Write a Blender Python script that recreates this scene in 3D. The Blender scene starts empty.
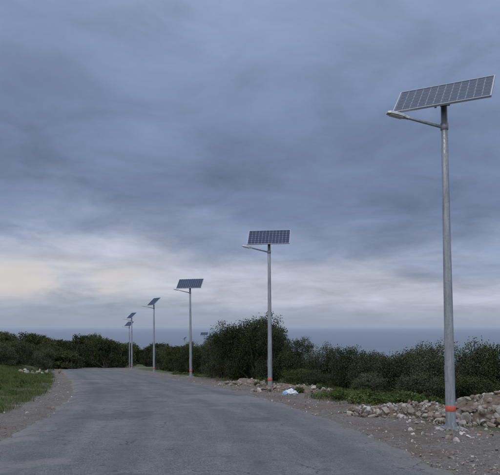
import bpy, math, random
import numpy as np
from mathutils import Vector, Matrix, noise
random.seed(7); rng=np.random.default_rng(7)
S=bpy.context.scene
S.view_settings.view_transform='Standard'; S.view_settings.look='None'; S.view_settings.exposure=0
COL=S.collection

# ---------------------------------------------------------------- helpers
def link(o,parent=None):
    COL.objects.link(o)
    if parent: o.parent=parent
    return o
def mesh_obj(name,verts,faces,mats=(),parent=None,smooth=False,fm=None):
    me=bpy.data.meshes.new(name); me.from_pydata([tuple(v) for v in verts],[],[tuple(f) for f in faces])
    for m in mats: me.materials.append(m)
    if fm is not None: me.polygons.foreach_set('material_index',fm)
    if smooth: me.polygons.foreach_set('use_smooth',[True]*len(me.polygons))
    me.update()
    return link(bpy.data.objects.new(name,me),parent)
def mat(name):
    m=bpy.data.materials.new(name); m.use_nodes=True
    nt=m.node_tree; b=nt.nodes['Principled BSDF']
    return m,nt,b
def N(nt,t,**k):
    n=nt.nodes.new(t)
    for a,v in k.items(): setattr(n,a,v)
    return n
def ramp(nt,src,stops,interp='LINEAR'):
    r=nt.nodes.new('ShaderNodeValToRGB'); cr=r.color_ramp; cr.interpolation=interp
    while len(cr.elements)<len(stops): cr.elements.new(0.5)
    for e,(p,c) in zip(cr.elements,stops):
        e.position=p; e.color=(*c,1) if len(c)==3 else c
    if src is not None: nt.links.new(src,r.inputs['Fac'])
    return r
def mixc(nt,fac,a,b,mode='MIX'):
    m=nt.nodes.new('ShaderNodeMix'); m.data_type='RGBA'; m.blend_type=mode
    for s,v in ((m.inputs[0],fac),(m.inputs[6],a),(m.inputs[7],b)):
        if isinstance(v,bpy.types.NodeSocket): nt.links.new(v,s)
        else: s.default_value=v if not isinstance(v,tuple) or len(v)==4 else (*v,1)
    return m.outputs[2]
def math_(nt,op,a,b=None,c=None,clamp=False):
    m=nt.nodes.new('ShaderNodeMath'); m.operation=op; m.use_clamp=clamp
    for i,v in enumerate((a,b,c)):
        if v is None: continue
        if isinstance(v,bpy.types.NodeSocket): nt.links.new(v,m.inputs[i])
        else: m.inputs[i].default_value=v
    return m.outputs[0]
def maprange(nt,v,a,b,c,d,smooth=True):
    m=nt.nodes.new('ShaderNodeMapRange'); m.interpolation_type='SMOOTHSTEP' if smooth else 'LINEAR'
    nt.links.new(v,m.inputs['Value'])
    for k,x in zip(('From Min','From Max','To Min','To Max'),(a,b,c,d)): m.inputs[k].default_value=x
    return m.outputs[0]
def noise_t(nt,vec,scale,detail=4,rough=.55,dist=0):
    n=N(nt,'ShaderNodeTexNoise'); n.inputs['Scale'].default_value=scale; n.inputs['Detail'].default_value=detail
    n.inputs['Roughness'].default_value=rough; n.inputs['Distortion'].default_value=dist
    if vec is not None: nt.links.new(vec,n.inputs['Vector'])
    return n.outputs['Fac']
def bump(nt,b,h,strength,dist=.02):
    n=N(nt,'ShaderNodeBump'); n.inputs['Strength'].default_value=strength; n.inputs['Distance'].default_value=dist
    nt.links.new(h,n.inputs['Height']); nt.links.new(n.outputs[0],b.inputs['Normal'])

# ---------------------------------------------------------------- terrain functions
CP=[(-60,0.2),(-30,-.2),(0,-.5),(9,-.85),(12,-1.1),(17.5,-1.85),(26,-3.5),(38,-6.7),(57,-12.4),(75,-18),(95,-22.8),(115,-25.2),(135,-24.8),(155,-21.5),(175,-16),(200,-7),(240,12),(300,42)]
cy=np.array([p[0] for p in CP],float); cx=np.array([p[1] for p in CP],float)
cm=np.gradient(cx,cy)
def xc(y):
    y=np.clip(np.asarray(y,float),cy[0],cy[-1])
    i=np.clip(np.searchsorted(cy,y)-1,0,len(cy)-2)
    h=cy[i+1]-cy[i]; t=(y-cy[i])/h
    return ((2*t**3-3*t**2+1)*cx[i]+(t**3-2*t**2+t)*h*cm[i]+(-2*t**3+3*t**2)*cx[i+1]+(t**3-t**2)*h*cm[i+1])
def ss(a,b,x):
    t=np.clip((np.asarray(x,float)-a)/(b-a),0,1); return t*t*(3-2*t)
def lat(x,y):   # signed lateral distance from the road centre line
    s=(xc(np.asarray(y)+.5)-xc(np.asarray(y)-.5))
    return (x-xc(y))/np.sqrt(1+s*s)
def base(y):
    y=np.asarray(y,float); yc=np.clip(y,-60,190)
    return -(1.6+.042*yc+.00006*np.maximum(yc,0)**2)-.066*np.maximum(y-190,0)
def gz0(x,y):
    u=lat(x,y)
    z=base(y)
    z=z-.11*np.maximum(u-6.5,0)*ss(6.5,12,u)
    z=z+.9*ss(5.3,12,-u)+.02*np.maximum(-u-14,0)*(1-ss(100,400,-u))
    return z
def gz(x,y):
    z=float(gz0(x,y)); u=abs(float(lat(x,y)))
    k=min(max((u-3.5)/2.5,0),1)
    k2=min(max((u-7)/15,0),1)
    z+=k*(.05*noise.noise(Vector((x*1.1,y*1.1,0)))+.035*noise.noise(Vector((x*3.1,y*3.1,5))))
    z+=k2*(.5*noise.noise(Vector((x*.11,y*.11,9))))
    if u<3.4: z-=.05
    elif u<3.9: z-=.05*(3.9-u)/.5
    return max(z,-78.)

def spaced(lo,a,b,hi,step,g):
    c=list(np.arange(a,b,step)); s=step; p=b
    while p<hi: c.append(p); s*=g; p+=s
    c.append(hi); s=step; p=a; L=[]
    while True:
        s*=g; p-=s
        if p<=lo: break
        L.append(p)
    return np.array([lo]+L[::-1]+c)
xs=spaced(-6000,-16,10,6000,.28,1.07); ys=spaced(-3000,5,45,9000,.28,1.05)

# ---------------------------------------------------------------- materials
def ground_mat():
    m,nt,b=mat('verge_earth')
    tc=N(nt,'ShaderNodeTexCoord').outputs['Object']
    at0=N(nt,'ShaderNodeAttribute',attribute_name='lat').outputs['Fac']
    at=math_(nt,'ABSOLUTE',at0)
    n1=noise_t(nt,tc,.6,5,.6); n2=noise_t(nt,tc,7,6,.7); n3=noise_t(nt,tc,40,3,.6); n4=noise_t(nt,tc,.16,4,.6)
    dirt=ramp(nt,n2,[(.25,(.080,.070,.060)),(.5,(.150,.132,.112)),(.75,(.24,.215,.185))]).outputs[0]
    dirt=mixc(nt,maprange(nt,n3,.52,.66,0,.7),dirt,(.34,.32,.29))
    dirt=mixc(nt,maprange(nt,n3,.45,.3,0,.65),dirt,(.045,.038,.032))
    dirt=mixc(nt,maprange(nt,n1,.5,.66,0,.6),dirt,(.115,.082,.058))
    dirt=mixc(nt,maprange(nt,n1,.45,.3,0,.6),dirt,(.19,.18,.168))
    grs=ramp(nt,n2,[(.3,(.033,.047,.02)),(.5,(.075,.098,.04)),(.7,(.14,.14,.075))]).outputs[0]
    off=math_(nt,'ADD',at,math_(nt,'MULTIPLY_ADD',n1,3.6,-1.8))
    off=math_(nt,'ADD',off,math_(nt,'MULTIPLY_ADD',n2,1.6,-.8))
    off=math_(nt,'ADD',off,maprange(nt,at0,-3,-6,0,.7))   # grass comes closer on the left verge
    f=maprange(nt,off,5.6,6.8,0,1)
    c=mixc(nt,f,dirt,grs)
    scr=ramp(nt,n4,[(.35,(.028,.037,.02)),(.6,(.05,.058,.032)),(.75,(.10,.09,.06))]).outputs[0]
    c=mixc(nt,maprange(nt,off,12,18,0,1),c,scr)
    nt.links.new(c,b.inputs['Base Color']); b.inputs['Roughness'].default_value=.95
    b.inputs['Specular IOR Level'].default_value=.15
    h=math_(nt,'MULTIPLY_ADD',n2,1.0,math_(nt,'MULTIPLY',n3,.5)); bump(nt,b,h,1,.06)
    return m
def asphalt_mat():
    m,nt,b=mat('worn_asphalt')
    tc=N(nt,'ShaderNodeTexCoord'); ob=tc.outputs['Object']; uv=tc.outputs['UV']
    sep=N(nt,'ShaderNodeSeparateXYZ'); nt.links.new(uv,sep.inputs[0]); u=sep.outputs[0]
    mp=N(nt,'ShaderNodeMapping'); mp.inputs['Scale'].default_value=(1,.1,1); nt.links.new(uv,mp.inputs[0])
    st=noise_t(nt,mp.outputs[0],2.2,5,.6); big=noise_t(nt,ob,.45,5,.65,.4); fine=noise_t(nt,ob,48,2,.8); mid=noise_t(nt,ob,6,6,.75); gr=noise_t(nt,ob,17,3,.75)
    v=math_(nt,'MULTIPLY_ADD',big,.45,math_(nt,'MULTIPLY',st,.55))
    c=ramp(nt,v,[(.36,(.076,.076,.077)),(.5,(.108,.107,.107)),(.62,(.150,.148,.146))]).outputs[0]
    c=mixc(nt,math_(nt,'MULTIPLY',maprange(nt,mid,.4,.66,0,1),.5),c,(.068,.068,.069))
    c=mixc(nt,maprange(nt,gr,.55,.66,0,.5),c,(.19,.187,.18))
    c=mixc(nt,maprange(nt,gr,.45,.34,0,.5),c,(.045,.045,.045))
    c=mixc(nt,maprange(nt,fine,.54,.64,0,.6),c,(.27,.265,.255))
    c=mixc(nt,maprange(nt,fine,.45,.35,0,.65),c,(.028,.028,.028))
    au=math_(nt,'ABSOLUTE',u); tr=math_(nt,'ABSOLUTE',math_(nt,'SUBTRACT',math_(nt,'ABSOLUTE',math_(nt,'SUBTRACT',au,1.75)),.75))
    tf=math_(nt,'MULTIPLY',maprange(nt,tr,.0,.4,.55,0),maprange(nt,st,.35,.6,.2,1))
    c=mixc(nt,tf,c,(.066,.066,.067))
    du=math_(nt,'ADD',au,math_(nt,'MULTIPLY_ADD',mid,1.6,-.8)); du=math_(nt,'ADD',du,math_(nt,'MULTIPLY_ADD',big,2.4,-1.2))
    c=mixc(nt,maprange(nt,du,2.8,3.8,0,.8),c,(.165,.148,.128))
    pn=noise_t(nt,ob,.23,7,.62,.2)
    c=mixc(nt,maprange(nt,pn,.57,.59,0,.5),c,(.05,.05,.051))
    c=mixc(nt,maprange(nt,pn,.42,.37,0,.45),c,(.19,.183,.172))
    wob=N(nt,'ShaderNodeTexNoise'); wob.inputs['Scale'].default_value=1.5; wob.inputs['Detail'].default_value=6; nt.links.new(ob,wob.inputs['Vector'])
    va=N(nt,'ShaderNodeVectorMath',operation='MULTIPLY_ADD'); nt.links.new(wob.outputs['Color'],va.inputs[0]); va.inputs[1].default_value=(1.6,1.6,0); nt.links.new(ob,va.inputs[2])
    vo=N(nt,'ShaderNodeTexVoronoi',feature='DISTANCE_TO_EDGE'); vo.inputs['Scale'].default_value=.5
    nt.links.new(va.outputs[0],vo.inputs['Vector'])
    cr=math_(nt,'MULTIPLY',maprange(nt,vo.outputs['Distance'],.0,.014,1,0),maprange(nt,big,.46,.58,0,.85))
    vo2=N(nt,'ShaderNodeTexVoronoi',feature='DISTANCE_TO_EDGE'); vo2.inputs['Scale'].default_value=2.6; nt.links.new(va.outputs[0],vo2.inputs['Vector'])
    cr2=math_(nt,'MULTIPLY',maprange(nt,vo2.outputs['Distance'],.0,.035,1,0),maprange(nt,big,.56,.64,0,.55))
    cr=math_(nt,'MAXIMUM',cr,cr2)
    c=mixc(nt,cr,c,(.028,.028,.028))
    sp=maprange(nt,noise_t(nt,ob,3.3,3,.6),.64,.69,0,.6); c=mixc(nt,sp,c,(.045,.044,.043))
    nt.links.new(c,b.inputs['Base Color']); nt.links.new(maprange(nt,big,.35,.65,.85,.65),b.inputs['Roughness']); b.inputs['Specular IOR Level'].default_value=.32
    bump(nt,b,math_(nt,'SUBTRACT',math_(nt,'MULTIPLY_ADD',fine,.5,math_(nt,'MULTIPLY_ADD',mid,.6,math_(nt,'MULTIPLY',gr,.5))),cr),.7,.016)
    return m
def leaf_mat(name,cols,tr=0):
    m,nt,b=mat(name)
    g=N(nt,'ShaderNodeNewGeometry'); oi=N(nt,'ShaderNodeObjectInfo'); tc=N(nt,'ShaderNodeTexCoord').outputs['Object']
    v=math_(nt,'MULTIPLY_ADD',g.outputs['Random Per Island'],.45,math_(nt,'MULTIPLY',noise_t(nt,tc,1.5,2),.7))
    v=math_(nt,'ADD',v,math_(nt,'MULTIPLY_ADD',oi.outputs['Random'],.40,-.26))
    c=ramp(nt,v,cols).outputs[0]
    df=N(nt,'ShaderNodeBsdfDiffuse'); nt.links.new(c,df.inputs[0]); o=nt.nodes['Material Output'].inputs[0]
    nt.nodes.remove(b)
    if tr>0:
        t=N(nt,'ShaderNodeBsdfTranslucent'); nt.links.new(c,t.inputs[0])
        mx=N(nt,'ShaderNodeMixShader'); mx.inputs[0].default_value=tr
        nt.links.new(df.outputs[0],mx.inputs[1]); nt.links.new(t.outputs[0],mx.inputs[2]); nt.links.new(mx.outputs[0],o)
    else: nt.links.new(df.outputs[0],o)
    return m
def simple(name,c1,c2,scale=8,rough=.7,metal=0,bs=.2,spec=.4):
    m,nt,b=mat(name); tc=N(nt,'ShaderNodeTexCoord').outputs['Object']
    n=noise_t(nt,tc,scale,5,.65); nt.links.new(ramp(nt,n,[(.3,c1),(.7,c2)]).outputs[0],b.inputs['Base Color'])
    b.inputs['Roughness'].default_value=rough; b.inputs['Metallic'].default_value=metal; b.inputs['Specular IOR Level'].default_value=spec
    if bs: bump(nt,b,n,bs,.01)
    return m
M_ground=ground_mat(); M_asph=asphalt_mat()
M_leaf=leaf_mat('evergreen_leaves',[(.1,(.018,.024,.012)),(.45,(.042,.053,.024)),(.75,(.080,.092,.040)),(1,(.14,.145,.065))])
M_leaf2=leaf_mat('olive_leaves',[(.1,(.026,.031,.018)),(.5,(.064,.072,.040)),(1,(.14,.142,.085))])
M_weed=leaf_mat('weed_leaves',[(.1,(.04,.058,.02)),(.5,(.08,.112,.036)),(1,(.14,.175,.07))],.2)
M_grass=leaf_mat('grass_blades',[(.1,(.05,.07,.022)),(.55,(.10,.135,.045)),(.85,(.18,.185,.085)),(1,(.28,.25,.15))],.25)
M_dry=leaf_mat('dry_grass_blades',[(.1,(.10,.085,.05)),(.6,(.21,.18,.12)),(1,(.32,.28,.20))],.25)
M_bark=simple('bark',(.06,.045,.035),(.13,.10,.08),12,.9)
def rock_mat():
    m,nt,b=mat('limestone_rubble'); g=N(nt,'ShaderNodeNewGeometry'); tc=N(nt,'ShaderNodeTexCoord').outputs['Object']
    c=ramp(nt,g.outputs['Random Per Island'],[(0,(.15,.12,.095)),(.3,(.23,.195,.165)),(.55,(.30,.27,.235)),(.78,(.38,.36,.33)),(.9,(.19,.13,.09)),(1,(.60,.585,.56))]).outputs[0]
    n=noise_t(nt,tc,14,5,.7); c=mixc(nt,maprange(nt,n,.45,.7,0,.55),c,(.15,.115,.085))
    nt.links.new(c,b.inputs['Base Color']); b.inputs['Roughness'].default_value=.92; b.inputs['Specular IOR Level'].default_value=.12; bump(nt,b,n,.7,.02); return m
M_rock=rock_mat()
def galv():
    m,nt,b=mat('galvanised_steel'); tc=N(nt,'ShaderNodeTexCoord').outputs['Object']
    mp=N(nt,'ShaderNodeMapping'); mp.inputs['Scale'].default_value=(6,6,.9); nt.links.new(tc,mp.inputs[0])
    n=noise_t(nt,mp.outputs[0],1.6,7,.7); n2=noise_t(nt,tc,25,4,.7)
    c=ramp(nt,n,[(.3,(.18,.20,.215)),(.5,(.30,.325,.345)),(.72,(.42,.445,.465))]).outputs[0]
    c=mixc(nt,maprange(nt,n2,.48,.72,0,.45),c,(.15,.165,.175))
    nt.links.new(c,b.inputs['Base Color']); b.inputs['Metallic'].default_value=.45
    nt.links.new(maprange(nt,n2,.3,.7,.38,.6),b.inputs['Roughness']); return m
M_galv=galv()
M_red=simple('faded_red_paint',(.40,.07,.045),(.60,.13,.08),30,.6)
M_alu=simple('aluminium_frame',(.36,.38,.40),(.44,.46,.48),20,.45,.5,0)
M_back=simple('panel_backsheet',(.14,.165,.20),(.18,.205,.245),5,.35,0,0,.25)
M_cell=simple('solar_cell',(.010,.018,.048),(.018,.032,.075),3,.3,0,0,.28)
M_head=simple('luminaire_grey',(.42,.43,.44),(.52,.53,.54),10,.5,.2,0)
M_lens=simple('lamp_glass',(.55,.56,.56),(.65,.66,.66),10,.2,0,0)
M_conc=simple('concrete',(.22,.21,.19),(.36,.34,.31),14,.9,0,.5,.2)
M_bag=simple('white_plastic',(.55,.58,.63),(.76,.78,.80),9,.4,0,.2)
M_bagb=simple('blue_plastic',(.20,.33,.5),(.35,.48,.65),9,.4,0,.2)
M_earth=simple('loose_earth',(.10,.075,.055),(.20,.16,.125),9,.95,0,.8,.1)

# ---------------------------------------------------------------- ground
nx,ny=len(xs),len(ys)
V=[(x,y,gz(x,y)) for y in ys for x in xs]
XX,YY=np.meshgrid(xs,ys); LL=lat(XX,YY).astype(np.float32).ravel()
F=[(j*nx+i,j*nx+i+1,(j+1)*nx+i+1,(j+1)*nx+i) for j in range(ny-1) for i in range(nx-1)]
g=mesh_obj('ground',V,F,[M_ground],smooth=True)
a=g.data.attributes.new('lat','FLOAT','POINT'); a.data.foreach_set('value',LL)

# ---------------------------------------------------------------- road
ry=np.concatenate([np.arange(-60,0,2),np.arange(0,60,.2),np.arange(60,299,1.5)])
nu=17; V=[];UV=[]
for k,y in enumerate(ry):
    s=float(xc(y+.5)-xc(y-.5)); n=Vector((1,-s,0)).normalized(); c=float(xc(y))
    eL=3.7+.22*noise.noise(Vector((y*.6,3,0)))+.17*noise.noise(Vector((y*2.2,8,0)))+.12*noise.noise(Vector((y*6,8,0)))
    eR=3.7+.24*noise.noise(Vector((y*.6,13,0)))+.18*noise.noise(Vector((y*2.2,18,0)))+.12*noise.noise(Vector((y*6,18,0)))
    for i in range(nu):
        t=-1+2*i/(nu-1); w=t*(eL if t<0 else eR)
        x=c+n.x*w; yy=y+n.y*w
        z=float(base(yy))+.012+.03*(1-t*t)-(.06 if i in(0,nu-1) else 0)+.012*noise.noise(Vector((x*.3,yy*.3,2)))
        V.append((x,yy,z)); UV.append((w,y))
F=[(j*nu+i,j*nu+i+1,(j+1)*nu+i+1,(j+1)*nu+i) for j in range(len(ry)-1) for i in range(nu-1)]
road=mesh_obj('road',V,F,[M_asph],smooth=True)
uvl=road.data.uv_layers.new(name='UVMap')
idx=np.zeros(len(road.data.loops),int); road.data.loops.foreach_get('vertex_index',idx)
uvl.data.foreach_set('uv',np.array(UV)[idx].ravel())

# ---------------------------------------------------------------- sea
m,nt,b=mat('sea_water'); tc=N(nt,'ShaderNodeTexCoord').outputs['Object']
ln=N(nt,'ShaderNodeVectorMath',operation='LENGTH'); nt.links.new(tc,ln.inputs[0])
cm_=ramp(nt,maprange(nt,ln.outputs['Value'],1500,30000,0,1,False),[(0,(.125,.152,.185)),(.1,(.16,.186,.222)),(.35,(.21,.236,.272)),(1,(.27,.295,.33))]).outputs[0]  # aerial haze painted into the water's base colour, paler farther out
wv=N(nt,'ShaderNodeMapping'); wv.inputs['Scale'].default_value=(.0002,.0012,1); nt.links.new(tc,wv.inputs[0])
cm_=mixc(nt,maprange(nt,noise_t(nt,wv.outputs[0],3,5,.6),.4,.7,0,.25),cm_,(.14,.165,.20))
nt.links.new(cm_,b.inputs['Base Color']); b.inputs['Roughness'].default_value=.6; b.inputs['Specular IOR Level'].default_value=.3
mp=N(nt,'ShaderNodeMapping'); mp.inputs['Scale'].default_value=(.02,.05,.02); nt.links.new(tc,mp.inputs[0])
bump(nt,b,noise_t(nt,mp.outputs[0],3,6,.7),.4,3)
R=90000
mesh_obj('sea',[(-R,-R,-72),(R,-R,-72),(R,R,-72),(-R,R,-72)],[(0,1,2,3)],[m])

# ---------------------------------------------------------------- foliage templates
def tube(V,F,p0,p1,r0,r1,n=6):
    p0=Vector(p0);p1=Vector(p1); d=(p1-p0).normalized(); a=d.orthogonal().normalized(); c=d.cross(a); b0=len(V)
    for p,r in((p0,r0),(p1,r1)):
        for i in range(n):
            t=2*math.pi*i/n; V.append(tuple(p+a*math.cos(t)*r+c*math.sin(t)*r))
    for i in range(n): F.append((b0+i,b0+(i+1)%n,b0+n+(i+1)%n,b0+n+i))
def limb(V,F,p0,p1,r0,r1,seg=4,wob=.12):
    pts=[Vector(p0).lerp(Vector(p1),k/seg) for k in range(seg+1)]
    L=(Vector(p1)-Vector(p0)).length
    for k in range(1,seg): pts[k]+=Vector([random.uniform(-1,1)*wob*L*.5 for _ in range(3)])
    for k in range(seg): tube(V,F,pts[k],pts[k+1],r0+(r1-r0)*k/seg,r0+(r1-r0)*(k+1)/seg)
def foliage(name,w,h,clear,nlobe,nclump,nleaf,lsize,lm,seed,spk=1.0):
    """crown w wide, h tall; clear = bare stem fraction. origin at the ground."""
    random.seed(seed); r=np.random.default_rng(seed)
    V=[];F=[]; lobes=[]
    for i in range(nlobe):
        a=2*math.pi*i/nlobe*1.618+random.uniform(-.4,.4); q=random.uniform(.05,1)**.6
        zz=h*(clear+(1-clear)*random.uniform(.15,.82)); lim=math.sqrt(max(.08,1-((zz/h-.4)/.62)**2))
        rr=random.uniform(.10,.23)*w
        lobes.append((q*(w/2-rr)*lim*math.cos(a),q*(w/2-rr)*lim*math.sin(a),zz,rr))
    lobes.append((random.uniform(-.1,.1)*w,random.uniform(-.1,.1)*w,h*.8,.17*w))
    top=max(l[2]+l[3]*.95 for l in lobes); lobes=[(x,y,z*h/top,rr) for x,y,z,rr in lobes]
    for (x,y,z,rr) in lobes:
        limb(V,F,(random.uniform(-.1,.1),random.uniform(-.1,.1),-.15),(x,y,z),.028*h if clear>.15 else .018*h,.006*h)
    nb=len(F)
    lw=np.array([l[3]**2 for l in lobes]); lw/=lw.sum()
    li=r.choice(len(lobes),nclump,p=lw); LB=np.array(lobes)[li]
    d=r.normal(size=(nclump,3)); d/=np.linalg.norm(d,axis=1)[:,None]
    rad=LB[:,3]*(r.uniform(.25,1.0,nclump)**.5)
    C=LB[:,:3]+d*rad[:,None]*np.array([1.05,1.05,.9]); C[:,2]=np.maximum(C[:,2],h*max(clear*.8,.03))
    sp=r.uniform(.035,.085,nclump)*(w**.5)*spk
    P=np.repeat(C,nleaf,0)+np.clip(r.normal(size=(nclump*nleaf,3)),-1.8,1.8)*np.repeat(sp,nleaf)[:,None]
    P[:,2]=np.maximum(P[:,2],.02)
    n=len(P); ax=r.normal(size=(n,3))+np.array([0,0,.35]); ax/=np.linalg.norm(ax,axis=1)[:,None]
    s=np.cross(ax,r.normal(size=(n,3))); s/=np.linalg.norm(s,axis=1)[:,None]
    ln=r.uniform(.6,1.3,n)[:,None]*lsize; wd=ln*.36
    Q=np.stack([P-ax*ln*.5,P+s*wd,P+ax*ln*.5,P-s*wd],1).reshape(-1,3)
    b0=len(V); V+=Q.tolist(); F+=[(b0+4*i,b0+4*i+1,b0+4*i+2,b0+4*i+3) for i in range(n)]
    me=bpy.data.meshes.new(name); me.from_pydata(V,[],F); me.materials.append(M_bark); me.materials.append(lm)
    fm=np.ones(len(F),np.int32); fm[:nb]=0; me.polygons.foreach_set('material_index',fm); me.update()
    return (me,w,h)
SHR=[foliage('shrub_mesh_%d'%i,3.2,2.6,.0,17+i%3,640,34,.062,M_leaf if i%2 else M_leaf2,100+i) for i in range(5)]
TRE=[foliage('tree_mesh_%d'%i,4.6,4.4,.03,24+i%3,1100,34,.075,M_leaf if i!=1 else M_leaf2,200+i) for i in range(4)]
FAR=[foliage('far_tree_mesh_%d'%i,5.5,5.6,.02,22,700,16,.16,M_leaf,300+i) for i in range(4)]
WEE=[foliage('weed_mesh_%d'%i,.7,.35,.0,7,60,16,.06,M_weed,400+i) for i in range(3)]
random.seed(11)
def plant(name,T,x,y,top_z=None,width=None,height=None,parent=None):
    me,w,h=random.choice(T); z=gz(x,y)-.08
    H=height if height else top_z-z
    W=width if width else H*w/h
    o=bpy.data.objects.new(name,me); o.location=(x,y,z); o.rotation_euler=(0,0,random.uniform(0,6.28))
    o.scale=(W/w,W/w*random.uniform(.9,1.1),H/h); return link(o,parent)
for x,y,t,w in [(.35,42,.84,4.4),(-1.0,44,.35,3.8),(1.5,40.5,.3,3.4),(-2.0,47,-.25,3.4),(2.6,39,-.6,3.2)]:
    plant('carob_tree',TRE,x,y,t,w)
for x,y,t,w in [(-2.9,53,-.9,3.4),(-4.6,60,-1.5,3.6),(-3.6,64,-1.3,4),(4.2,36,-.9,3),(5.0,32.5,-.98,3),(5.8,30.5,-1.12,2.8),(6.5,28,-1.02,2.8),(7.1,27,-.66,2.8),(7.6,25.5,-.48,2.8),(8.2,24,-.46,2.8),(8.9,23.2,-.6,2.8),(9.6,22,-.45,3),(11,21,-.4,3),
                (5.2,27.5,-1.9,2.2),(6.3,24,-1.7,2.4),(7.3,21.5,-1.55,2.4),(8.4,19.8,-1.4,2.2),(3.2,31,-2.0,2.0),(2.4,33.5,-2.1,2),(-6.5,68,-2.0,3.4),(-9.0,78,-2.2,4),(-12.0,90,-2.5,4.5),(-7.2,84,-1.9,5)]:
    plant('shrub',SHR,x,y,t,w)
th=bpy.data.objects.new('background_scrub',None); link(th)
for i in range(150):
    y=random.uniform(28,190); u=random.uniform(8.5,60) if y<120 else random.uniform(9,90)
    x=float(xc(y))+u+ (3 if y<60 else 0); g_=gz(x,y)
    lim=-.034*y if x/y>.02 else -.02*y
    H=min(random.uniform(2.2,4),lim-g_)
    if H>1: plant('scrub',FAR if y>60 else SHR,x,y,height=H,width=H*random.uniform(1.1,1.5),parent=th)
tb=bpy.data.objects.new('tree_belt',None); link(tb)
tops=[(-30,336),(-10,334),(5,331),(20,338),(36,331),(50,337),(62,339),(76,341),(90,333),(104,338),(118,342),(132,343),(146,346),(160,342),(174,346),(190,344)]
for k,(q,t) in enumerate(tops):
    for j in range(3):
        y=random.uniform(104,126)+j*9; 
        if q>125: y+=45
        x=(q+random.uniform(-7,7)-250)/650*y; tz=(327-t-j*random.uniform(-1,4))/650*y
        plant('tree',FAR,x,y,top_z=tz,width=random.uniform(5,7),parent=tb)
for q in range(-20,78,5):   # undergrowth closing the foot of the belt
    y=random.uniform(92,104); x=(q-250)/650*y; plant('undergrowth',FAR,x,y,height=random.uniform(2.2,3.6),width=random.uniform(4,5.5),parent=tb)
for i in range(120):
    y=random.uniform(75,260); u=random.uniform(9,70); x=float(xc(y))-u
    if x/y>-.22 and y<170 : continue
    H=random.uniform(2,4.2)*(1 if y>100 else .7); H=min(H,-.022*y-gz(x,y))
    if H>1: plant('tree',FAR,x,y,height=H,width=H*1.3,parent=tb)
for x,y,t,w in [(-24,62,-1.5,4),(-27,68,-1.3,4.5),(-27,72,-1.6,5),(-24.9,79,-2.6,3.6),(-30,84,-1.6,5),(-29.6,95,-2.6,5)]:
    plant('shrub',SHR,x,y,t,w)

# ---------------------------------------------------------------- grass
def grass(name,spots,m,hl,hh,nb=14,spread=.12):
    P=np.array([(x,y,gz(x,y),k) for x,y,k in spots]); P=np.repeat(P,nb,0); n=len(P); r=np.random.default_rng(len(P))
    bx=P[:,0]+r.normal(0,spread,n); by=P[:,1]+r.normal(0,spread,n); h=r.uniform(hl,hh,n)*P[:,3]
    a=r.uniform(0,6.283,n); w=r.uniform(.005,.011,n); lx=r.normal(0,.35,n)*h; ly=r.normal(0,.35,n)*h; z=P[:,2]-.02
    Q=np.stack([np.stack([bx-w*np.cos(a),by-w*np.sin(a),z],1),np.stack([bx+w*np.cos(a),by+w*np.sin(a),z],1),
        np.stack([bx+lx*.4+w*.7*np.cos(a),by+ly*.4+w*.7*np.sin(a),z+h*.6],1),np.stack([bx+lx,by+ly,z+h],1),np.stack([bx+lx*.4-w*.7*np.cos(a),by+ly*.4-w*.7*np.sin(a),z+h*.6],1)],1).reshape(-1,3)
    F=[(5*i,5*i+1,5*i+2,5*i+3,5*i+4) for i in range(n)]
    return mesh_obj(name,Q.tolist(),F,[m])
def spots(n,y0,y1,u0,u1,thr,sc=.35):
    out=[]
    while len(out)<n:
        y=y0+(y1-y0)*random.random()**1.3; u=random.uniform(u0,u1); x=float(xc(y))+u
        v=noise.noise(Vector((x*sc,y*sc,4)))+.35*noise.noise(Vector((x*1.7,y*1.7,4)))+ .25*min(1,(abs(u)-5.4)/3)
        if v>thr+random.uniform(-.1,.1): out.append((x,y,.5+min(1,max(0,v-thr))*1.4))
    return out
sp=spots(7500,17,75,-15,-4.9,-.25)+spots(1700,15,60,5.8,10.5,.1)
grass('grass',sp,M_grass,.07,.22)
grass('dry_grass',spots(900,16,70,-13,-4.7,.1,.6)+spots(700,15,55,5.2,10,.1,.6),M_dry,.06,.24,9,.09)
wp=bpy.data.objects.new('weeds',None); link(wp)
for (x,y,k) in [(4.0,20.5,1),(3.6,21.5,1.1),(4.4,21.6,1),(3.1,22.6,.9),(4.1,22.5,1.2),(4.8,20.6,1.1),(2.6,23.9,.9),(3.4,24.2,1),(5.3,21.8,1.3),(5.3,19.8,1),(2.0,27.4,.9),(5.8,19,1)]:
    plant('weed',WEE,x,y,height=.34*k,width=.95*k,parent=wp)
for x,y,k in spots(90,16,60,5.9,9.5,.1)+spots(220,19,70,-14,-5.4,-.02):
    plant('weed',WEE,x,y,height=random.uniform(.12,.35),width=random.uniform(.4,1),parent=wp)

# ---------------------------------------------------------------- rocks
import bmesh
bm=bmesh.new(); bmesh.ops.create_icosphere(bm,subdivisions=2,radius=1); ICO=[v.co.copy() for v in bm.verts]; ICF=[[v.index for v in f.verts] for f in bm.faces]; bm.free()
def rocks(name,items,m=M_rock):
    V=[];F=[]
    for (x,y,z,s) in items:
        R_=Matrix.Rotation(random.uniform(0,6.28),3,Vector((random.uniform(-1,1),random.uniform(-1,1),random.uniform(-1,1))).normalized())
        sc=Vector((random.uniform(.7,1.3),random.uniform(.5,1.1),random.uniform(.35,.8)))*s; b0=len(V)
        pl=[(Vector([random.gauss(0,1) for _ in range(3)]).normalized(),random.uniform(.4,.75)) for _ in range(9)]
        for c in ICO:
            q=c.copy()
            for nn,dd in pl:
                k=q.dot(nn)
                if k>dd: q-=nn*(k-dd)
            q=R_@Vector((q.x*sc.x,q.y*sc.y,q.z*sc.z))*1.35; V.append((x+q.x,y+q.y,z+q.z))
        F+=[[b0+i for i in f] for f in ICF]
    return mesh_obj(name,V,F,[m])
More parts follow.
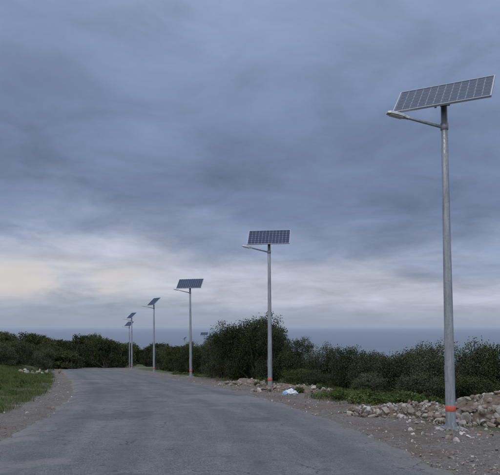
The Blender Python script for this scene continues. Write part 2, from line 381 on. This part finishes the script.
def pile(cx_,cy_,rx,ry_,h,n,s0,s1):
    it=[]
    for i in range(n):
        a=random.uniform(0,6.283); q=math.sqrt(random.random()); x=cx_+rx*q*math.cos(a); y=cy_+ry_*q*math.sin(a)
        hh=h*max(0,1-q*q)*(.75+.5*noise.noise(Vector((x*1.5,y*1.5,1))))
        s=s0+(s1-s0)*random.random()**2.2
        it.append((x,y,gz(x,y)+hh*random.uniform(.88,1.02),s))
    return it
def mound(name,cx_,cy_,rx,ry_,h,parent=None):
    V=[];F=[];n=40
    for j in range(n):
        for i in range(n):
            a=-1+2*i/(n-1); c=-1+2*j/(n-1); q2=a*a+c*c; x=cx_+rx*a;y=cy_+ry_*c
            V.append((x,y,gz(x,y)-.04+(h*max(0,1-q2))*(.75+.5*noise.noise(Vector((x*1.5,y*1.5,1))))+(.05*noise.noise(Vector((x*7,y*7,1))) if q2<1 else -.05)))
    F=[(j*n+i,j*n+i+1,(j+1)*n+i+1,(j+1)*n+i) for j in range(n-1) for i in range(n-1)]
    return mesh_obj(name,V,F,[M_earth],smooth=True)
mound('earth_mound',6.35,15.8,2.1,1.5,.88)
rocks('rubble_pile',pile(6.35,15.6,2.1,1.6,.86,950,.016,.12)+pile(7.0,15.2,1.2,1,.6,120,.03,.15)+[(5.5,14.5,gz(5.5,14.5)+.1,.12),(5.72,14.8,gz(5.72,14.8)+.12,.1)])
mound('earth_mound',4.3,17.6,1.6,1.0,.4)
rocks('rubble_pile',pile(4.3,17.5,1.9,1.2,.38,650,.014,.10)+pile(4.9,15.0,.8,.7,.12,150,.012,.07))
mound('earth_mound',1.9,29.5,1.6,1.6,.38); mound('earth_mound',-.2,35.5,1.3,1.8,.36)
rocks('rubble_pile',pile(1.9,29.3,1.9,1.8,.34,170,.02,.13)+pile(-.2,35.5,1.6,2,.3,120,.03,.13))
sc=[]
for i in range(2000):
    y=8+52*random.random()**1.8; sd=random.choice((1,1,1,-1)); u=sd*(3.4+abs(random.gauss(0,1.4))); x=float(xc(y))+u
    sc.append((x,y,gz(x,y)+.01+(.02 if abs(u)<3.6 else 0),random.uniform(.006,.026)*(2.2 if random.random()<.06 else 1)))
for i in range(400):
    y=random.uniform(12,18); x=random.uniform(3.3,6.5); sc.append((x,y,gz(x,y)+.01,.01+.05*random.random()**2))
rocks('loose_stones',sc)
rocks('field_rocks',[(-19.2+random.gauss(0,.8),56+random.gauss(0,1.5),gz(-19.2,56)+.08,random.uniform(.1,.26)) for i in range(26)])

# ---------------------------------------------------------------- litter
def crumple(name,x,y,sx,sy,sz,m,rot=0):
    bm=bmesh.new(); bmesh.ops.create_icosphere(bm,subdivisions=5,radius=1); o=Vector((x*7,y*3,1))
    for v in bm.verts:
        c=v.co.copy(); k=.85+.45*noise.noise(c*1.4+o)+.35*abs(noise.noise(c*3.2+o))-.22*abs(noise.noise(c*7+o))+.1*abs(noise.noise(c*15+o))
        v.co=Vector((c.x*sx*k,c.y*sy*k,max(c.z*k,-.35)*sz))
    me=bpy.data.meshes.new(name); bm.to_mesh(me); bm.free(); me.materials.append(m)
    ob=link(bpy.data.objects.new(name,me)); ob.location=(x,y,gz(x,y)+sz*.33); ob.rotation_euler=(0,0,rot); return ob
crumple('plastic_bag',1.66,26.4,.28,.2,.18,M_bag)
crumple('plastic_bag',1.42,26.3,.12,.1,.1,M_bagb)
crumple('plastic_bag',3.4,24.6,.2,.12,.06,M_bag,.4)
crumple('plastic_bag',5.6,19.6,.12,.1,.1,M_bag,.4)

# ---------------------------------------------------------------- solar street lamps
def box(name,cx_,cy_,cz,sx,sy,sz,m,parent,rot=(0,0,0),bev=.0):
    bm=bmesh.new(); bmesh.ops.create_cube(bm,size=1); bmesh.ops.scale(bm,vec=(sx,sy,sz),verts=bm.verts)
    if bev: bmesh.ops.bevel(bm,geom=bm.edges[:],offset=bev,segments=2,affect='EDGES')
    me=bpy.data.meshes.new(name); bm.to_mesh(me); bm.free(); me.materials.append(m)
    o=link(bpy.data.objects.new(name,me),parent); o.location=(cx_,cy_,cz); o.rotation_euler=rot; return o
def prof(name,pts,m,parent,n=28,smooth=True):
    V=[];F=[]
    for r,z in pts:
        for i in range(n): V.append((r*math.cos(2*math.pi*i/n),r*math.sin(2*math.pi*i/n),z))
    for j in range(len(pts)-1):
        for i in range(n): F.append((j*n+i,j*n+(i+1)%n,(j+1)*n+(i+1)%n,(j+1)*n+i))
    F.append(tuple(range((len(pts)-1)*n,len(pts)*n)))
    return mesh_obj(name,V,F,[m],parent,smooth)
def lamp(x,y,H,lean,pyaw,ayaw=0,pw=2.0,ph=1.05,tilt=45,zb=None):
    root=bpy.data.objects.new('solar_street_lamp',None); link(root)
    z=zb if zb is not None else gz(x,y)-.02
    root.location=(x,y,z); root.rotation_euler=(0,-math.radians(lean),0)
    r0,r1=.108,.068
    prof('pole',[(r0,.05),(r0*.97,1.2),(r0*.88,2.8),(r1*1.12,H-2),(r1,H),(r1*.6,H+.02)],M_galv,root)
    rr=lambda h:r0+(r1-r0)*h/H
    prof('red_band',[(rr(.5)+.002,.42),(rr(.5)+.006,.425),(rr(.5)+.006,.54),(rr(.5)+.002,.545)],M_red,root)
    box('footing',0,0,-.03,.62,.62,.16,M_conc,root,bev=.02)
    box('base_plate',0,0,.066,.36,.36,.026,M_galv,root,bev=.004)
    for i,(a,b_) in enumerate(((1,1),(1,-1),(-1,1),(-1,-1))):
        o=prof('anchor_bolt_%d'%i,[(.012,.079),(.012,.10),(.02,.101),(.02,.12),(.010,.121),(.010,.14)],M_galv,root,10,False); o.location=(a*.14,b_*.14,0)
    for i in range(4):
        t=math.pi/2*i; c,s=math.cos(t),math.sin(t); w=.005
        V=[(c*.1-s*w,s*.1+c*w,.08),(c*.155-s*w,s*.155+c*w,.08),(c*.1-s*w,s*.1+c*w,.2),(c*.1+s*w,s*.1-c*w,.08),(c*.155+s*w,s*.155-c*w,.08),(c*.1+s*w,s*.1-c*w,.2)]
        mesh_obj('gusset_%d'%i,V,[(0,1,2),(5,4,3),(0,3,4,1),(1,4,5,2),(0,2,5,3)],[M_galv],root)
    box('access_door',-r0*.85,-r0*.45,1.25,.012,.09,.34,M_galv,root,rot=(0,0,.5),bev=.003)
    ar=bpy.data.objects.new('lamp_arm',None); link(ar,root); ar.location=(0,0,H-.48); ar.rotation_euler=(0,0,math.radians(ayaw))
    V=[];F=[]; tube(V,F,(-.02,0,-.02),(-.84,0,.17),.034,.028,12); mesh_obj('arm_tube',V,F,[M_galv],ar,True)
    prof('arm_clamp',[(r1+.006,-.08),(r1+.016,-.075),(r1+.016,.065),(r1+.006,.07)],M_galv,ar)
    ang=math.atan2(.19,.82)
    hd=bpy.data.objects.new('luminaire',None); link(hd,ar); hd.location=(-.82,0,.165); hd.rotation_euler=(0,ang,0)
    secs=[(.02,.04,.035),(-.06,.055,.045),(-.12,.09,.05),(-.28,.11,.055),(-.42,.095,.045),(-.48,.06,.025)]
    V=[];F=[]
    for sx,w,h in secs:
        for (yy,zz) in ((-w,-.02),(-w*.95,h*.5),(-w*.5,h),(w*.5,h),(w*.95,h*.5),(w,-.02)): V.append((sx,yy,zz))
    for j in range(len(secs)-1):
        for i in range(6): F.append((j*6+i,j*6+(i+1)%6,(j+1)*6+(i+1)%6,(j+1)*6+i))
    F.append(tuple(range(6))); F.append(tuple(range(30,36)))
    mesh_obj('lamp_housing',V,F,[M_head],hd)
    box('lamp_lens',-.27,0,-.032,.28,.15,.022,M_lens,hd,bev=.006)
    pp=bpy.data.objects.new('panel_mount',None); link(pp,root); pp.location=(0,0,H+.2); pp.rotation_euler=(math.radians(tilt),0,-math.radians(pyaw))
    box('backsheet',0,0,.02,pw-.03,ph-.03,.008,M_back,pp)
    for nme,a in (('frame_top',(0,ph/2-.01,.015,pw,.02,.045)),('frame_bottom',(0,-ph/2+.01,.015,pw,.02,.045)),('frame_left',(-pw/2+.01,0,.0155,.02,ph-.041,.044)),('frame_right',(pw/2-.01,0,.0155,.02,ph-.041,.044))):
        box(nme,*a,M_alu,pp)
    V=[];F=[]; NX,NY=12,6; mx,my=.03,.03; cw=(pw-2*mx)/NX; chh=(ph-2*my)/NY; gap=.007; cc=.018
    for i in range(NX):
        for j in range(NY):
            x0=-pw/2+mx+i*cw+gap; x1=x0+cw-2*gap; y0=-ph/2+my+j*chh+gap; y1=y0+chh-2*gap; b0=len(V)
            for p in ((x0+cc,y0),(x1-cc,y0),(x1,y0+cc),(x1,y1-cc),(x1-cc,y1),(x0+cc,y1),(x0,y1-cc),(x0,y0+cc)): V.append((p[0],p[1],.027))
            F.append(tuple(range(b0,b0+8)))
    mesh_obj('solar_cells',V,F,[M_cell],pp)
    for i,yy in enumerate((-.28,.28)): box('rail_%d'%i,0,yy,-.035,pw*.72,.04,.05,M_galv,pp)
    for i,xx in enumerate((-.14,.14)): box('cross_rail_%d'%i,xx,0,-.085,.04,.74,.046,M_galv,pp)
    box('junction_box',.0,.36,-.012,.12,.1,.03,M_head,pp)
    prof('pole_cap',[(r1+.004,H-.04),(r1+.012,H-.035),(r1+.012,H+.04),(.045,H+.06),(.045,H+.14)],M_galv,root)
    box('tilt_bracket',0,0,H+.1,.2,.14,.05,M_galv,root,rot=(math.radians(tilt),0,-math.radians(pyaw)),bev=.005)
    return root
lamp(4.36,14.1,7.08,1.25,27,8,2.04,1.08,40)
lamp(.95,30.7,7.0,.4,8,8)
lamp(-4.55,50,7.0,.5,14,12)
lamp(-9.9,67,7.15,.0,62,15)
lamp(-15.9,87.5,7.1,.2,62,15)
lamp(-20.4,110,7.3,.2,50,15)
lamp(-11.8,168,8.4,.2,10,0)
lamp(-20,200,7.8,.2,70,0)

# ---------------------------------------------------------------- world
W=bpy.data.worlds.new('World'); S.world=W; W.use_nodes=True; nt=W.node_tree; nt.nodes.clear()
out=N(nt,'ShaderNodeOutputWorld'); tc=N(nt,'ShaderNodeTexCoord').outputs['Generated']
nrm=N(nt,'ShaderNodeVectorMath',operation='NORMALIZE'); nt.links.new(tc,nrm.inputs[0]); D=nrm.outputs[0]
sep=N(nt,'ShaderNodeSeparateXYZ'); nt.links.new(D,sep.inputs[0]); dx,dy,dz=sep.outputs
SUN_EL,SUN_AZ=math.radians(48),math.radians(215)
sky=N(nt,'ShaderNodeTexSky',sky_type='NISHITA'); sky.sun_disc=False; sky.sun_elevation=SUN_EL; sky.sun_rotation=SUN_AZ
den=math_(nt,'ADD',math_(nt,'MAXIMUM',dz,0),.16)
cv=N(nt,'ShaderNodeCombineXYZ'); nt.links.new(math_(nt,'DIVIDE',dx,den),cv.inputs[0]); nt.links.new(math_(nt,'DIVIDE',dy,den),cv.inputs[1])
n1=noise_t(nt,cv.outputs[0],.9,6,.52,.4); n2=noise_t(nt,cv.outputs[0],2.3,6,.6,.5)
st=N(nt,'ShaderNodeVectorMath',operation='MULTIPLY'); nt.links.new(D,st.inputs[0]); st.inputs[1].default_value=(2.6,2.6,8)
n3=noise_t(nt,st.outputs[0],1.7,7,.55,.4)
zz=math_(nt,'ADD',dz,math_(nt,'MULTIPLY_ADD',n3,.2,-.10))
zz=math_(nt,'ADD',zz,math_(nt,'MULTIPLY',dx,.06))
def s2l(*c): return tuple(((v/255+.055)/1.055)**2.4 if v>10 else v/255/12.92 for v in c)
lay=ramp(nt,zz,[(0,s2l(158,168,187)),(.05,s2l(182,188,203)),(.085,s2l(178,184,201)),(.13,s2l(138,151,178)),(.2,s2l(113,128,158)),(.3,s2l(119,136,168)),(.42,s2l(134,151,183)),(.6,s2l(150,164,192))]).outputs[0]
mod=maprange(nt,math_(nt,'MULTIPLY_ADD',n2,.5,math_(nt,'MULTIPLY',n1,.5)),.34,.66,.72,1.32,False)
c=N(nt,'ShaderNodeVectorMath',operation='SCALE'); nt.links.new(lay,c.inputs[0]); nt.links.new(mod,c.inputs['Scale'])
wb=math_(nt,'MULTIPLY',maprange(nt,dz,.025,.06,0,1),maprange(nt,dz,.08,.115,1,0))
wb=math_(nt,'MULTIPLY',wb,maprange(nt,n3,.34,.52,.15,1)); wb=math_(nt,'MULTIPLY',wb,maprange(nt,dx,-.08,-.24,.08,1))
cc=mixc(nt,math_(nt,'MULTIPLY',wb,.85),c.outputs[0],s2l(214,208,206))
cc=mixc(nt,maprange(nt,dz,.0,.05,.92,0),cc,s2l(151,161,180))
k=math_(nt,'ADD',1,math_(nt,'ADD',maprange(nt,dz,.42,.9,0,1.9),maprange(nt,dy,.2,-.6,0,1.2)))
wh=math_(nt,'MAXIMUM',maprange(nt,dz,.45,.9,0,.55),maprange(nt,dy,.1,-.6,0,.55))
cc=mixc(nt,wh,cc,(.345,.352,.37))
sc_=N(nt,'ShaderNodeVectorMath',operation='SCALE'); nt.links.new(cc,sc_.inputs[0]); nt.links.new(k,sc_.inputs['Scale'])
b1=N(nt,'ShaderNodeBackground'); b1.inputs[1].default_value=.06; nt.links.new(sky.outputs[0],b1.inputs[0])
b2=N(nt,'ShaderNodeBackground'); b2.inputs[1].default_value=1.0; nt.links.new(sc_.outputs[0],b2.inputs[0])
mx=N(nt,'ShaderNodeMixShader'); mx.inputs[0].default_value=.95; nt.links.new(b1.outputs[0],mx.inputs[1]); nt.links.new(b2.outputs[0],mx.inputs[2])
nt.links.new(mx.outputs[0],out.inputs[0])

sl=bpy.data.lights.new('sun','SUN'); sl.energy=.9; sl.angle=math.radians(20); sl.color=(1,.94,.87)
so=link(bpy.data.objects.new('sun',sl))
d=Vector((math.sin(SUN_AZ)*math.cos(SUN_EL),math.cos(SUN_AZ)*math.cos(SUN_EL),math.sin(SUN_EL)))
so.rotation_euler=d.to_track_quat('Z','Y').to_euler(); so.location=(0,-5,20)

# ---------------------------------------------------------------- camera
cam=bpy.data.cameras.new('camera'); cam.sensor_width=36; cam.lens=46.8; cam.shift_y=.179; cam.clip_end=200000; cam.clip_start=.1
co=link(bpy.data.objects.new('camera',cam)); co.rotation_euler=(math.radians(90),0,0)
S.camera=co
